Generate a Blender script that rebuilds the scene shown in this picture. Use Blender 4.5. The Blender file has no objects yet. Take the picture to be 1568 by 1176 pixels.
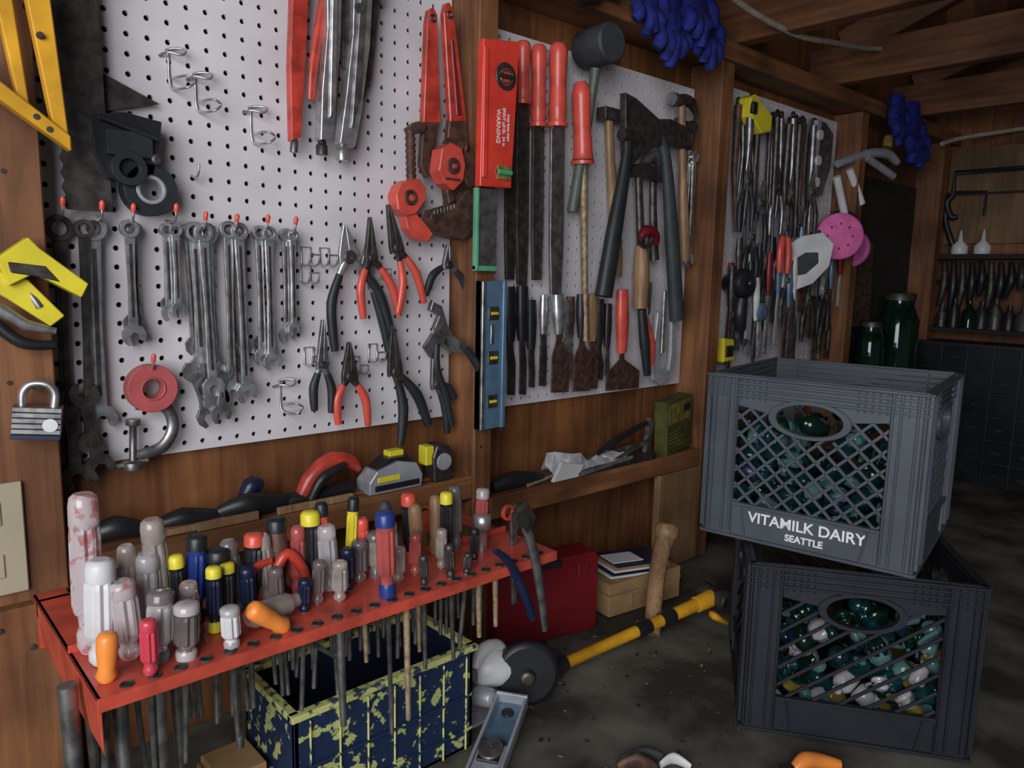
import bpy, bmesh, math, random
from mathutils import Vector, Matrix, Euler
random.seed(7)
S=bpy.context.scene
# ---------------------------------------------------------------- materials
MC={}
def mat(name,col,rough=.5,metal=0,var=.25,scale=30,bump=.0,trans=0,col2=None,thr=None,coat=0):
    if name in MC: return MC[name]
    m=bpy.data.materials.new(name); m.use_nodes=True
    nt=m.node_tree; n=nt.nodes; l=nt.links; b=n['Principled BSDF']
    b.inputs['Roughness'].default_value=rough; b.inputs['Metallic'].default_value=metal
    if trans: b.inputs['Transmission Weight'].default_value=trans
    if coat: b.inputs['Coat Weight'].default_value=coat
    tc=n.new('ShaderNodeTexCoord'); nz=n.new('ShaderNodeTexNoise'); nz.inputs['Scale'].default_value=scale; nz.inputs['Detail'].default_value=6
    l.new(tc.outputs['Object'],nz.inputs['Vector'])
    cr=n.new('ShaderNodeValToRGB'); e=cr.color_ramp.elements
    c2=col2 if col2 else tuple(c*(1-var) for c in col)
    lo,hi=thr if thr else (.35,.65)
    e[0].position=lo; e[0].color=(*c2,1); e[1].position=hi; e[1].color=(*col,1)
    l.new(nz.outputs['Fac'],cr.inputs['Fac']); l.new(cr.outputs['Color'],b.inputs['Base Color'])
    if bump:
        bp=n.new('ShaderNodeBump'); bp.inputs['Strength'].default_value=bump; bp.inputs['Distance'].default_value=.003
        l.new(nz.outputs['Fac'],bp.inputs['Height']); l.new(bp.outputs['Normal'],b.inputs['Normal'])
    MC[name]=m; return m
def wood(name,c1,c2,axis='Z',scale=1.0,rough=.6):
    if name in MC: return MC[name]
    m=bpy.data.materials.new(name); m.use_nodes=True
    nt=m.node_tree; n=nt.nodes; l=nt.links; b=n['Principled BSDF']; b.inputs['Roughness'].default_value=rough
    tc=n.new('ShaderNodeTexCoord'); mp=n.new('ShaderNodeMapping')
    st={'X':(1.2,16,16),'Z':(16,16,1.2),'Y':(16,1.2,16)}[axis]
    mp.inputs['Scale'].default_value=tuple(v*scale for v in st)
    nz=n.new('ShaderNodeTexNoise'); nz.inputs['Scale'].default_value=2.2; nz.inputs['Detail'].default_value=8; nz.inputs['Distortion'].default_value=1.2
    l.new(tc.outputs['Object'],mp.inputs['Vector']); l.new(mp.outputs['Vector'],nz.inputs['Vector'])
    cr=n.new('ShaderNodeValToRGB'); e=cr.color_ramp.elements
    e[0].position=.3; e[0].color=(*c2,1); e[1].position=.7; e[1].color=(*c1,1)
    l.new(nz.outputs['Fac'],cr.inputs['Fac'])
    n2=n.new('ShaderNodeTexNoise'); n2.inputs['Scale'].default_value=5; n2.inputs['Detail'].default_value=7
    l.new(tc.outputs['Object'],n2.inputs['Vector'])
    mx=n.new('ShaderNodeMix'); mx.data_type='RGBA'; mx.blend_type='MULTIPLY'; mx.inputs[0].default_value=.8
    c3=n.new('ShaderNodeValToRGB'); c3.color_ramp.elements[0].position=.36; c3.color_ramp.elements[0].color=(.34,.31,.31,1); c3.color_ramp.elements[1].position=.64
    l.new(n2.outputs['Fac'],c3.inputs['Fac']); l.new(cr.outputs['Color'],mx.inputs[6]); l.new(c3.outputs['Color'],mx.inputs[7])
    l.new(mx.outputs[2],b.inputs['Base Color'])
    bp=n.new('ShaderNodeBump'); bp.inputs['Strength'].default_value=.3; bp.inputs['Distance'].default_value=.002
    l.new(nz.outputs['Fac'],bp.inputs['Height']); l.new(bp.outputs['Normal'],b.inputs['Normal'])
    MC[name]=m; return m
ply=wood('plywood',(.29,.115,.036),(.14,.050,.017),'Z')
plyx=wood('plank',(.33,.145,.058),(.15,.056,.021),'X')
studm=wood('studwood',(.32,.135,.052),(.14,.054,.021),'Z')
joistm=wood('joistwood',(.26,.108,.042),(.12,.048,.021),'Y')
lightply=wood('lightply',(.36,.22,.10),(.25,.14,.06),'Z')
dimply=wood('dim_plywood',(.26,.15,.065),(.17,.095,.038),'Z')
handlew=wood('handlewood',(.46,.29,.15),(.27,.15,.07),'Z',3,.5)
peg=mat('pegboard_paint',(.72,.69,.715),.45,0,.17,8,.05)
chrome=mat('chrome',(.66,.66,.66),.33,.8,.5,50)
steel=mat('steel',(.36,.355,.35),.42,.85,.55,50)
dsteel=mat('dark_steel',(.11,.10,.092),.48,.7,.55,60)
black=mat('black_plastic',(.016,.017,.02),.42,0,.3,30)
rubber=mat('black_rubber',(.020,.025,.028),.5,0,.3,40)
greyr=mat('grey_rubber',(.042,.05,.052),.6,0,.3,40)
rust=mat('rusty_iron',(.15,.08,.058),.6,.5,.6,60,.3)
rustrod=mat('rusty_rod',(.45,.33,.2),.6,.4,.5,90,.2)
red=mat('red_paint',(.60,.060,.038),.4,0,.5,35,.1,coat=.2)
levred=mat('red_level_paint',(.80,.060,.038),.35,0,.25,20)
redg=mat('red_grip',(.74,.095,.065),.38,0,.3,25,coat=.2)
dred=mat('dark_red_plastic',(.18,.008,.014),.45,0,.3,10)
rackred=mat('rack_red',(.62,.085,.05),.42,0,.4,25,coat=.2)
orange=mat('orange_plastic',(.88,.28,.05),.35,0,.15,20)
pinkred=mat('pink_red_plastic',(.72,.07,.11),.3,0,.15,20,trans=.2)
yellow=mat('yellow_paint',(.76,.38,.02),.45,0,.35,20)
yell2=mat('bright_yellow_plastic',(.78,.66,.04),.4,0,.2,20)
blue=mat('blue_plastic',(.02,.05,.24),.35,0,.3,20)
navy=mat('navy_plastic',(.012,.018,.055),.35,0,.3,20)
glvb=mat('blue_glove_cloth',(.012,.022,.26),.85,0,.8,45,.6)
white=mat('white_plastic',(.66,.66,.66),.4,0,.2,15)
clear=mat('clear_plastic',(.72,.69,.70),.13,0,.25,30,trans=.5)
clear2=mat('aged_clear_plastic',(.60,.52,.47),.16,0,.35,40,trans=.5)
pinkclear=mat('striped_clear_plastic',(.74,.66,.67),.15,0,0,60,trans=.45,col2=(.60,.25,.26),thr=(.40,.47))
smoke=mat('smoky_plastic',(.30,.25,.25),.16,0,.3,20,trans=.5)
redclear=mat('red_clear_plastic',(.66,.14,.13),.2,0,.3,20,trans=.35)
pink=mat('pink_filter',(.80,.16,.42),.7,0,.25,40)
purple=mat('magenta_filter',(.50,.10,.32),.7,0,.25,40)
silverp=mat('silver_paint',(.50,.52,.56),.4,.4,.25,30)
green=mat('green_plastic',(.08,.45,.20),.4)
palegreen=mat('pale_green_edge',(.12,.42,.24),.4)
levblue=mat('level_blue',(.13,.23,.34),.4,.3,.3,30)
cardb=mat('cardboard',(.38,.23,.10),.8,0,.25,20)
cardy=mat('worn_label',(.28,.21,.05),.6,0,.6,50)
paper=mat('paper',(.7,.7,.68),.7,0,.1,20)
foil=mat('foil',(.85,.85,.88),.3,.45,.35,60,.6)
bottle=mat('green_glass',(.006,.030,.018),.06,0,.3,10,trans=.4)
teal=mat('teal_glass',(.010,.060,.070),.06,0,.6,12,trans=.3)
aqua=mat('aqua_glass',(.20,.42,.41),.06,0,.4,12,trans=.5)
amber=mat('amber_glass',(.42,.30,.06),.1,0,.4,12,trans=.4)
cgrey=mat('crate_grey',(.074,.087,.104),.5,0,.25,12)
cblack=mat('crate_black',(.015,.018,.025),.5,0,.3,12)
bluepaint=mat('flaked_paint',(.42,.45,.16),.6,0,0,60,.3,col2=(.007,.020,.060),thr=(.565,.60))
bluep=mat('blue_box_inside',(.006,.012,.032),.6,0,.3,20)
yedge=mat('yellow_edge',(.50,.53,.18),.6,0,0,60,.3,col2=(.03,.05,.08),thr=(.40,.47))
benchm=mat('stained_concrete_top',(.18,.175,.14),.6,0,0,7,.4,col2=(.038,.035,.029),thr=(.40,.72))
floorm=mat('concrete_floor',(.12,.12,.115),.8,0,.5,5,.3)
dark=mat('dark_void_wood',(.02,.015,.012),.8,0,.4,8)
beige=mat('beige_plate',(.42,.37,.26),.4,0,.15,5)
ropem=mat('rope',(.45,.38,.30),.9,0,.3,80,.3)
tapered=mat('red_tape',(.52,.11,.11),.4,0,.3,20)
textw=mat('white_print',(.8,.82,.85),.6,0,.05,20)
leaf=mat('debris',(.35,.25,.14),.8,0,.6,80)
labelb=mat('black_label',(.02,.02,.02),.5)

# ---------------------------------------------------------------- mesh builder (mm)
class B:
    def __init__(s,name): s.n=name; s.bm=bmesh.new(); s.m=[]
    def mi(s,m):
        if m not in s.m: s.m.append(m)
        return s.m.index(m)
    def faces(s,vs,fs,m,smooth=False):
        i=s.mi(m); bv=[s.bm.verts.new(v) for v in vs]
        for f in fs:
            try:
                F=s.bm.faces.new([bv[k] for k in f]); F.material_index=i; F.smooth=smooth
            except ValueError: pass
        return s
    def box(s,x0,x1,y0,y1,z0,z1,m,M=None):
        v=[Vector((x,y,z)) for x in(x0,x1) for y in(y0,y1) for z in(z0,z1)]
        if M: v=[M@p for p in v]
        return s.faces(v,[(0,1,3,2),(4,6,7,5),(0,4,5,1),(2,3,7,6),(0,2,6,4),(1,5,7,3)],m)
    def prism(s,pts,y0,y1,m,M=None):
        n=len(pts); v=[Vector((x,y0,z)) for x,z in pts]+[Vector((x,y1,z)) for x,z in pts]
        if M: v=[M@p for p in v]
        return s.faces(v,[tuple(range(n)),tuple(range(2*n-1,n-1,-1))]+[(i,(i+1)%n,n+(i+1)%n,n+i) for i in range(n)],m)
    def tube(s,pts,rad,m,seg=8,fy=1.0,smooth=True,lobes=0):
        pts=[Vector(p) for p in pts]; n=len(pts)
        if not isinstance(rad,(list,tuple)): rad=[rad]*n
        up=None; vs=[]
        for i in range(n):
            t=(pts[min(i+1,n-1)]-pts[max(i-1,0)])
            if t.length<1e-6: t=Vector((0,0,1))
            t.normalize()
            if up is None:
                up=Vector((0,1,0)) if abs(t.y)<.8 else Vector((0,0,1))
            up=(up-t*up.dot(t)); up.normalize(); w=t.cross(up)
            for k in range(seg):
                a=2*math.pi*k/seg; q=rad[i]
                if lobes and (k%3==0): q*=.80
                vs.append(pts[i]+(up*math.cos(a)*fy+w*math.sin(a))*q)
        fs=[(i*seg+k,i*seg+(k+1)%seg,(i+1)*seg+(k+1)%seg,(i+1)*seg+k) for i in range(n-1) for k in range(seg)]
        s.faces(vs,fs,m,smooth)
        s.faces(vs[:seg],[tuple(range(seg))],m); s.faces(vs[-seg:],[tuple(range(seg))],m)
        return s
    def smoothtube(s,pts,rad,m,seg=8,fy=1.0,sub=5):
        P=[Vector(p) for p in pts]; n=len(P)
        if not isinstance(rad,(list,tuple)): rad=[rad]*n
        out=[];ro=[]
        for i in range(n-1):
            a=P[max(i-1,0)];b=P[i];c=P[i+1];d=P[min(i+2,n-1)]
            for k in range(sub):
                t=k/sub
                out.append(.5*((2*b)+(c-a)*t+(2*a-5*b+4*c-d)*t*t+(3*b-a-3*c+d)*t**3)); ro.append(rad[i]*(1-t)+rad[i+1]*t)
        out.append(P[-1]);ro.append(rad[-1])
        return s.tube(out,ro,m,seg,fy)
    def lathe(s,p,d,prof,m,seg=16,lobes=0,smooth=True):
        p=Vector(p);d=Vector(d).normalized()
        return s.tube([p+d*t for t,r in prof],[max(r,.05) for t,r in prof],m,seg,1,smooth,lobes)
    def annulus(s,cx,cz,ro,ri,y0,y1,m,a0=0,a1=360,seg=24,sx=1.0,M=None):
        full=abs(a1-a0)>=360; n=seg; vs=[]
        for k in range(n+(0 if full else 1)):
            a=math.radians(a0+(a1-a0)*k/n)
            for r,y in((ro,y0),(ri,y0),(ri,y1),(ro,y1)):
                p=Vector((cx+r*math.cos(a)*sx,y,cz+r*math.sin(a))); vs.append(M@p if M else p)
        N=len(vs)//4; fs=[]
        for k in range(n):
            a=k*4;b=((k+1)%N)*4
            for j in range(4): fs.append((a+j,a+(j+1)%4,b+(j+1)%4,b+j))
        if not full: fs+= [(0,1,2,3),tuple((N-1)*4+j for j in(3,2,1,0))]
        return s.faces(vs,fs,m,False)
    def done(s,bevel=.8,M=None,parent=None):
        bmesh.ops.recalc_face_normals(s.bm,faces=s.bm.faces)
        T=Matrix.Scale(.001,4)
        if M: T=T@M
        bmesh.ops.transform(s.bm,matrix=T,verts=s.bm.verts)
        c=Vector((0,0,0))
        if len(s.bm.verts):
            mn=Vector([min(v.co[i] for v in s.bm.verts) for i in range(3)]);mx=Vector([max(v.co[i] for v in s.bm.verts) for i in range(3)]);c=(mn+mx)/2
        for v in s.bm.verts: v.co-=c
        me=bpy.data.meshes.new(s.n); s.bm.to_mesh(me); s.bm.free()
        for m in s.m: me.materials.append(m)
        o=bpy.data.objects.new(s.n,me); S.collection.objects.link(o); o.location=c
        if bevel:
            b=o.modifiers.new('bevel','BEVEL'); b.width=bevel*.001; b.segments=1; b.limit_method='ANGLE'; b.angle_limit=math.radians(50)
        if parent: o.parent=parent
        return o
def frame(p0,p1):
    a=Vector(p0);b=Vector(p1);d=(b-a);L=d.length;d/=L;q=Vector((-d.y,d.x))
    return (lambda t,s:tuple(a+d*t+q*s)),L
def lettering(s,size,wm,parent,bold=.0004):
    tcv=bpy.data.curves.new('lettering','FONT'); tcv.body=s; tcv.size=size; tcv.align_x='CENTER'; tcv.offset=bold; tcv.extrude=.0004; tcv.materials.append(textw)
    t=bpy.data.objects.new('lettering',tcv); S.collection.objects.link(t)
    t.parent=parent; t.matrix_parent_inverse=Matrix.Translation(-parent.location); t.matrix_basis=wm
def onface(x,y,z,down=True):
    R_=Matrix(((0,1,0,0),(0,0,-1,0),(-1,0,0,0),(0,0,0,1))) if down else Matrix(((1,0,0,0),(0,0,-1,0),(0,1,0,0),(0,0,0,1)))
    return Matrix.Translation((x,y,z))@R_

# ---------------------------------------------------------------- room
B('floor').box(-1500,3300,-3500,60,-60,0,floorm).done(0)
B('wall_back').box(-1500,3260,12,40,0,2700,ply).done(0)
B('wall_right').box(3200,3240,-3500,12,0,2700,ply).done(0)
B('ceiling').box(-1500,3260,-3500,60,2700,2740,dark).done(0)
for x0,x1 in((100,197),(860,903),(1600,1650),(2358,2405),(3050,3100)):
    b=B('wall_stud'); b.box(x0,x1,-80,11,938,2160,studm)
    random.seed(x0)
    for k in range(7):
        z=1000+k*160+random.uniform(-50,50); b.lathe(((x0+x1)/2+random.uniform(-12,12),-80.5,z),(0,-1,0),[(0,3),(1,2.5)],dsteel,8)
    b.done(2)
B('top_plate').box(-600,3198,-85,11,2162,2205,plyx).done(2)
b=B('wall_shelf'); b.box(198,859,-80,11,1235,1278,plyx); b.done(2)
b=B('wall_shelf'); b.box(904,1599,-80,11,1182,1226,plyx); b.done(2)
b=B('storage_shelf'); b.box(2406,3049,-200,11,1250,1285,plyx); b.done(2)
b=B('wood_block'); b.box(60,196,-100,-79,938,1238,studm); b.lathe((118,-101,1215),(0,-1,0),[(0,4),(1.5,3)],dsteel,10); b.lathe((150,-101,1185),(0,-1,0),[(0,4),(1.5,3)],dsteel,10); b.done(2)
B('plywood_gusset').box(1440,1598,-78,-60,938,1180,lightply).done(1)
for X in(1120,1650,2180,2760):
    B('ceiling_joist').box(X,X+42,-3300,10,2207,2310,joistm).done(2)
for X in(1400,2350,2900):
    M=Matrix.Translation((X,-20,2315))@Euler((math.radians(-22),0,math.radians(6))).to_matrix().to_4x4()
    B('roof_rafter').box(0,42,-900,0,0,95,joistm,M).done(2)
def pegboard(x0,x1,z0,z1):
    p=25.4; nx=int((x1-x0)/p); nz=int((z1-z0)/p); px=(x1-x0)/nx; pz=(z1-z0)/nz
    bm=bmesh.new(); V={}
    def v(x,z):
        k=(round(x,2),round(z,2))
        if k not in V: V[k]=bm.verts.new((x*.001,0,z*.001))
        return V[k]
    for i in range(nx):
        for j in range(nz):
            cx=x0+(i+.5)*px; cz=z0+(j+.5)*pz
            o=[v(cx+px/2*a,cz+pz/2*c) for a,c in((1,0),(1,1),(0,1),(-1,1),(-1,0),(-1,-1),(0,-1),(1,-1))]
            h=[v(cx+3.9*math.cos(k*math.pi/4),cz+3.9*math.sin(k*math.pi/4)) for k in range(8)]
            for k in range(8): bm.faces.new((o[k],o[(k+1)%8],h[(k+1)%8],h[k]))
    bmesh.ops.recalc_face_normals(bm,faces=bm.faces)
    me=bpy.data.meshes.new('pegboard');bm.to_mesh(me);bm.free();me.materials.append(peg)
    o=bpy.data.objects.new('pegboard',me);S.collection.objects.link(o)
    sm=o.modifiers.new('s','SOLIDIFY');sm.thickness=.005;sm.offset=0
    o.location=(0,-.003,0)
pegboard(200,857,1381,2145); pegboard(906,1597,1384,2103); pegboard(1735,2352,1402,2136)
# ---------------------------------------------------------------- bench
b=B('workbench'); b.box(-400,3190,-1000,10,900,935,benchm)
for X in(-380,1300,3100):
    for Yy in(-980,-60): b.box(X,X+70,Yy,Yy+60,0,900,studm)
b.done(3)
b=B('wall_outlet_plate'); b.box(78,153,-87,-81,1253,1391,beige); b.box(100,130,-89,-86,1340,1370,beige); b.box(100,130,-89,-86,1275,1305,beige); b.done(1.5)
# ---------------------------------------------------------------- tools on walls
def hook(x,z,l=40,tip=None,dbl=True,name='pegboard_hook'):
    b=B(name)
    for dx in((-8,8) if dbl else (0,)):
        b.smoothtube([(x+dx,-6,z),(x+dx,-l*.6,z-3),(x+dx,-l,z),(x+dx,-l-4,z+14)],1.7,chrome,6)
    if dbl:
        b.tube([(x-8,-8,z),(x-8,-8,z+26),(x+8,-8,z+26),(x+8,-8,z)],1.6,chrome,6); b.tube([(x-8,-l-4,z+14),(x+8,-l-4,z+14)],1.7,chrome,6)
    if tip: b.lathe((x,-l-3,z+10),(0,-.4,1),[(0,3.2),(9,3.6),(12,1.5)],tip,8)
    b.done(0)
def loophook(x,z,s=1.0):
    b=B('pegboard_hook')
    b.smoothtube([(x,-7,z+12*s),(x,-8,z-26*s),(x+4,-14,z-34*s),(x+14,-34,z-34*s),(x+24,-36,z-26*s),(x+14,-34,z-20*s),(x+2,-12,z-22*s)],1.8,chrome,6)
    b.smoothtube([(x-12,-7,z+4),(x-4,-18,z+8),(x+12,-26,z+6),(x+18,-22,z+14),(x+6,-12,z+16),(x-4,-8,z+12)],1.8,chrome,6); b.done(0)
for x,z in((370,1930),(405,1905),(484,1872),(520,1462)): loophook(x,z,1.1)
hook(395,1779,34,None,False)
for x,z in((568,1660),(567,1632),(570,1500),(690,1500),(600,1660),(690,2080),(655,1480),(700,1640)): hook(x,z,34)
for x,z in((222,1712),(266,1711),(303,1710),(357,1714),(396,1706),(440,1706),(486,1708),(530,1708),(319,1512)): hook(x,z,48,redg,False)

def wrench(x0,z0,x1,z1,w=9,hd=13,y=-24,m=chrome,dbl=False):
    b=B('combination_wrench' if not dbl else 'open_end_wrench'); F,L=frame((x0,z0),(x1,z1))
    y0,y1=y-3,y+3
    if not dbl:
        c=F(0,0); b.annulus(c[0],c[1],hd*.85,hd*.5,y0-2,y1+2,m)
    b.prism([F(hd*.7,-w*.62),F(L*.5,-w*.45),F(L-hd*.7,-w*.6),F(L-hd*.7,w*.6),F(L*.5,w*.45),F(hd*.7,w*.62)],y0+.7,y1-.7,m)
    b.prism([F(hd*1.4,-w*.2),F(L-hd*1.6,-w*.2),F(L-hd*1.6,w*.2),F(hd*1.4,w*.2)],y0+.2,y0+1,dsteel)
    def jaw(t0,sg):
        pts=[(-hd*.9,-w*.5),(-hd*.45,-hd*.95),(hd*.35,-hd*1.1),(hd*1.0,-hd*.8),(hd*.95,-hd*.42),(hd*.1,-hd*.45),(-hd*.15,0),(hd*.1,hd*.45),(hd*.75,hd*.42),(hd*.95,hd*.75),(hd*.3,hd*1.1),(-hd*.45,hd*.95),(-hd*.9,w*.5)]
        a=math.radians(15); q=[]
        for t,s in pts:
            t2=t*math.cos(a)-s*math.sin(a); s2=t*math.sin(a)+s*math.cos(a); q.append(F(t0+sg*t2,s2))
        b.prism(q,y0,y1,m)
    jaw(L,1)
    if dbl: jaw(0,-1)
    b.done(.7)
W=[(223,1696,217,1385,13,19,dsteel),(260,1698,256,1448,14,19,chrome),(248,1696,240,1420,10,14,dsteel),(300,1699,299,1560,10,14,chrome),(311,1698,310,1556,10,13,chrome),(305,1699,303,1575,9,12,steel),(349,1700,349,1588,9,11,chrome),(358,1700,358,1592,8,10,chrome),(353,1700,352,1600,8,10,steel),
 (388,1700,392,1510,12,17,chrome),(402,1698,408,1462,13,18,chrome),(396,1699,402,1480,11,15,chrome),(382,1700,386,1540,10,13,steel),(410,1700,414,1500,9,13,chrome),(434,1705,432,1470,11,15,chrome),(447,1703,451,1468,11,15,chrome),(440,1704,444,1500,9,12,steel),(454,1703,458,1530,8,11,chrome),(480,1703,481,1520,10,13,chrome),(492,1702,492,1512,10,13,chrome),(486,1702,486,1540,8,11,steel),(525,1702,524,1550,9,12,chrome),(533,1702,533,1560,8,10,chrome)]
for i,(a,c,d,e,w,h,m) in enumerate(W): wrench(a,c,d,e,w,h,-20-(i%4)*7,m)
wrench(380,1500,396,1436,11,15,-30,steel,True); wrench(417,1500,412,1440,10,14,-40,steel,True)
wrench(219,1470,222,1375,14,17,-30,dsteel,True); wrench(236,1480,249,1385,14,17,-36,dsteel,True)
wrench(1561,1938,1563,1695,11,16,-40,chrome); wrench(1548,1930,1549,1710,8,11,-34,chrome)

def pliers(name,piv,tip,h1,h2,hm=black,jm=steel,y=-34,jw=11,r=6.5,bulge=12):
    b=B(name); F,L=frame(piv,tip)
    b.prism([F(-8,-jw),F(4,-jw),F(L*.6,-jw*.55),F(L,-2),F(L,-.6),F(0,-.6)],y-4,y+4,jm)
    b.prism([F(-8,jw),F(4,jw),F(L*.6,jw*.55),F(L,2),F(L,.6),F(0,.6)],y-4,y+4,jm)
    b.lathe((piv[0],y-7,piv[1]),(0,1,0),[(0,jw*.5),(1,jw*.62),(13,jw*.62),(14,jw*.5)],dsteel,14)
    for h,sg in((h1,1),(h2,-1)):
        G,K=frame(piv,h); s=bulge
        if h[0]>piv[0]: s=abs(s)*(1 if G(0,1)[0]>piv[0] else -1)
        else: s=abs(s)*(1 if G(0,1)[0]<piv[0] else -1)
        q=[G(0,0),G(K*.2,s*.6),G(K*.5,s),G(K*.8,s*.5),G(K,0)]
        yy=y+sg*1.5
        b.smoothtube([(q[0][0],yy,q[0][1]),(q[1][0],yy,q[1][1])],[jw*.55,r*.8],jm,8,.6)
        b.smoothtube([(p[0],yy,p[1]) for p in q[1:]],[r*.8,r*1.1,r,r*.8],hm,10,.8)
    b.done(.5)
pliers('diagonal_cutting_pliers',(630,1672),(622,1724),(604,1520),(712,1536),rubber,chrome,-34,18,8,18)
pliers('needle_nose_pliers',(668,1672),(666,1738),(654,1572),(722,1575),redg,dsteel,-40,11,7)
pliers('needle_nose_pliers',(714,1690),(697,1760),(718,1580),(770,1597),redg,dsteel,-46,13,7)
pliers('slip_joint_pliers',(828,1665),(826,1700),(780,1610),(875,1592),rubber,steel,-40,12,7)
pliers('long_nose_pliers',(578,1500),(580,1572),(564,1426),(592,1420),rubber,steel,-38,10,7,8)
pliers('slip_joint_pliers',(624,1478),(623,1535),(603,1400),(657,1392),redg,dsteel,-44,14,7)
pliers('groove_joint_pliers',(712,1480),(706,1560),(724,1348),(782,1378),rubber,dsteel,-44,14,9)
pliers('diagonal_cutting_pliers',(803,1450),(793,1498),(829,1356),(842,1420),rubber,steel,-42,13,8,8)
pliers('linesman_pliers',(664,1650),(668,1700),(700,1560),(716,1480),rubber,steel,-30,12,8,6)
b=B('groove_joint_pliers'); b.prism([(780,1600),(800,1592),(812,1560),(835,1525),(825,1505),(800,1530),(785,1555),(795,1575),(775,1585)],-60,-48,steel)
b.prism([(770,1520),(790,1545),(830,1520),(835,1505),(800,1525),(785,1500)],-48,-40,steel); b.lathe((812,-62,1530),(0,1,0),[(0,8),(6,9)],dsteel,12)
b.smoothtube([(828,-90,1520),(860,-94,1480),(890,-94,1420),(915,-94,1362)],[6,9,9,6],rubber,8); b.prism([(805,1540),(825,1535),(838,1515),(820,1510)],-92,-56,steel); b.smoothtube([(800,-44,1525),(800,-44,1480),(820,-44,1430),(835,-44,1372)],[6,8,8,6],rubber,8); b.done(.8)

# upper left
b=B('yellow_bracket'); b.prism([(178,1990),(205,1990),(219,1783),(205,1790)],-125,-108,yellow); b.prism([(110,1878),(219,1796),(219,1779),(110,1855)],-130,-112,yellow); b.prism([(148,1990),(168,1990),(182,1822),(173,1818)],-122,-106,yellow)
for x,z in((198,1800),(195,1900),(160,1950),(186,1812)): b.lathe((x,-126,z),(0,-1,0),[(0,4),(5,3.5)],dsteel,8)
b.tube([(192,-80,1940),(192,-112,1940)],4,dsteel); b.tube([(155,-80,1980),(155,-110,1980)],4,dsteel); b.done(1.5)
b=B('hand_saw'); t=[(229+(-4 if i%2 else 0)-(i*.1),1719+i*9) for i in range(31)]
b.prism(t[::-1]+[(282,1719),(276,2000)],-40,-38,dsteel); b.annulus(255,2040,45,26,-48,-30,handlew,sx=.7); b.done(.3)
b=B('black_tool_pouch'); b.prism([(262,1838),(300,1846),(345,1840),(340,1800),(330,1765),(275,1760),(262,1790)],-48,-7,black); b.box(275,330,-56,-47,1790,1822,rubber); b.annulus(300,1775,22,12,-58,-46,rubber); b.tube([(270,-52,1835),(340,-56,1815)],4,black); b.lathe((335,-50,1790),(0,-1,0),[(0,8),(6,8),(7,4)],dsteel,12); b.done(1)
b=B('steel_trowel'); b.prism([(285,1895),(352,1868),(285,1848)],-20,-16,dsteel); b.tube([(285,-18,1872),(262,-30,1872),(250,-30,1885)],[5,6,6],black); b.done(.5)
b=B('electrical_tape_roll'); b.annulus(328,1751,34,19,-48,-22,rubber,seg=32); b.annulus(328,1751,19,14,-49,-24,silverp,seg=32); b.done(1)
b=B('red_tape_roll'); b.annulus(319,1484,33,16,-46,-24,tapered,seg=32); b.annulus(319,1484,16.5,14,-48,-22,tapered); b.done(1)
b=B('c_clamp'); b.smoothtube([(300,-30,1462),(338,-30,1455),(348,-30,1425),(332,-30,1398),(300,-30,1390)],[8,9,9,9,8],steel,8,.6); b.lathe((292,-30,1372),(0.05,0,1),[(0,13),(10,14),(12,5),(60,5),(62,10),(70,10)],steel,12); b.tube([(270,-30,1378),(312,-30,1382)],3,chrome); b.done(.5)
b=B('yellow_spring_clamp'); b.prism([(140,1655),(172,1680),(182,1668),(230,1628),(222,1612),(176,1640),(150,1625)],-122,-95,yell2); b.prism([(146,1640),(170,1632),(205,1590),(190,1578),(150,1610),(120,1630)],-112,-90,yell2)
b.prism([(150,1652),(186,1648),(200,1630),(178,1636),(152,1640)],-124,-120,dsteel)
b.tube([(140,-105,1600),(165,-108,1580),(195,-108,1572)],[8,7,4],chrome); b.tube([(150,-100,1660),(180,-110,1600)],5,steel); b.smoothtube([(130,-100,1590),(160,-105,1560),(195,-105,1555)],[7,7,5],black); b.tube([(165,-80,1650),(165,-100,1650)],4,dsteel); b.done(1.2)
b=B('padlock'); M=Matrix.Translation((170,-108,1466))@Euler((0,math.radians(6),math.radians(-15))).to_matrix().to_4x4()
for i in range(6): b.box(-25,25,-13,13,-20+i*6.5,-14.3+i*6.5,steel if i else navy,M)
b.smoothtube([M@Vector(p) for p in((-16,0,18),(-16,0,34),(-8,0,44),(8,0,44),(16,0,34),(16,0,18))],4.5,chrome,10); b.lathe(M@Vector((14,-15,-2)),M.to_3x3()@Vector((0,1,0)),[(0,8),(3,8)],white,14); b.tube([(172,-79,1504),(172,-118,1506)],2.5,dsteel); b.done(.6)
b=B('locking_pliers'); b.prism([(540,2110),(566,2110),(556,1980),(545,1848),(530,1840),(530,1950)],-46,-30,red); b.smoothtube([(600,-38,2100),(588,-38,2040),(572,-38,1960),(566,-38,1905)],[9,10,9,7],red,8,.6); b.prism([(540,2105),(610,2105),(620,2190),(585,2200),(550,2180)],-46,-34,dsteel); b.lathe((536,-38,1825),(.1,0,1),[(0,6),(18,6),(20,4)],steel,10); b.done(1)
b=B('c_clamp_locking_pliers'); b.prism([(586,2110),(612,2110),(608,2000),(598,1900),(594,1850),(572,1846),(576,1920),(586,2010)],-56,-34,chrome); b.prism([(594,2090),(603,2090),(596,1900),(586,1880)],-60,-55,chrome)
b.prism([(634,2120),(668,2110),(660,2000),(645,1900),(632,1842),(606,1846),(618,1920),(630,2010)],-54,-32,chrome); b.prism([(644,2090),(654,2090),(640,1920),(624,1870)],-58,-53,steel)
b.prism([(612,2090),(640,2060),(628,1960),(618,1960),(618,2050)],-44,-38,dsteel); b.prism([(590,2080),(680,2100),(700,2150),(660,2170),(600,2160)],-54,-34,steel)
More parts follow.
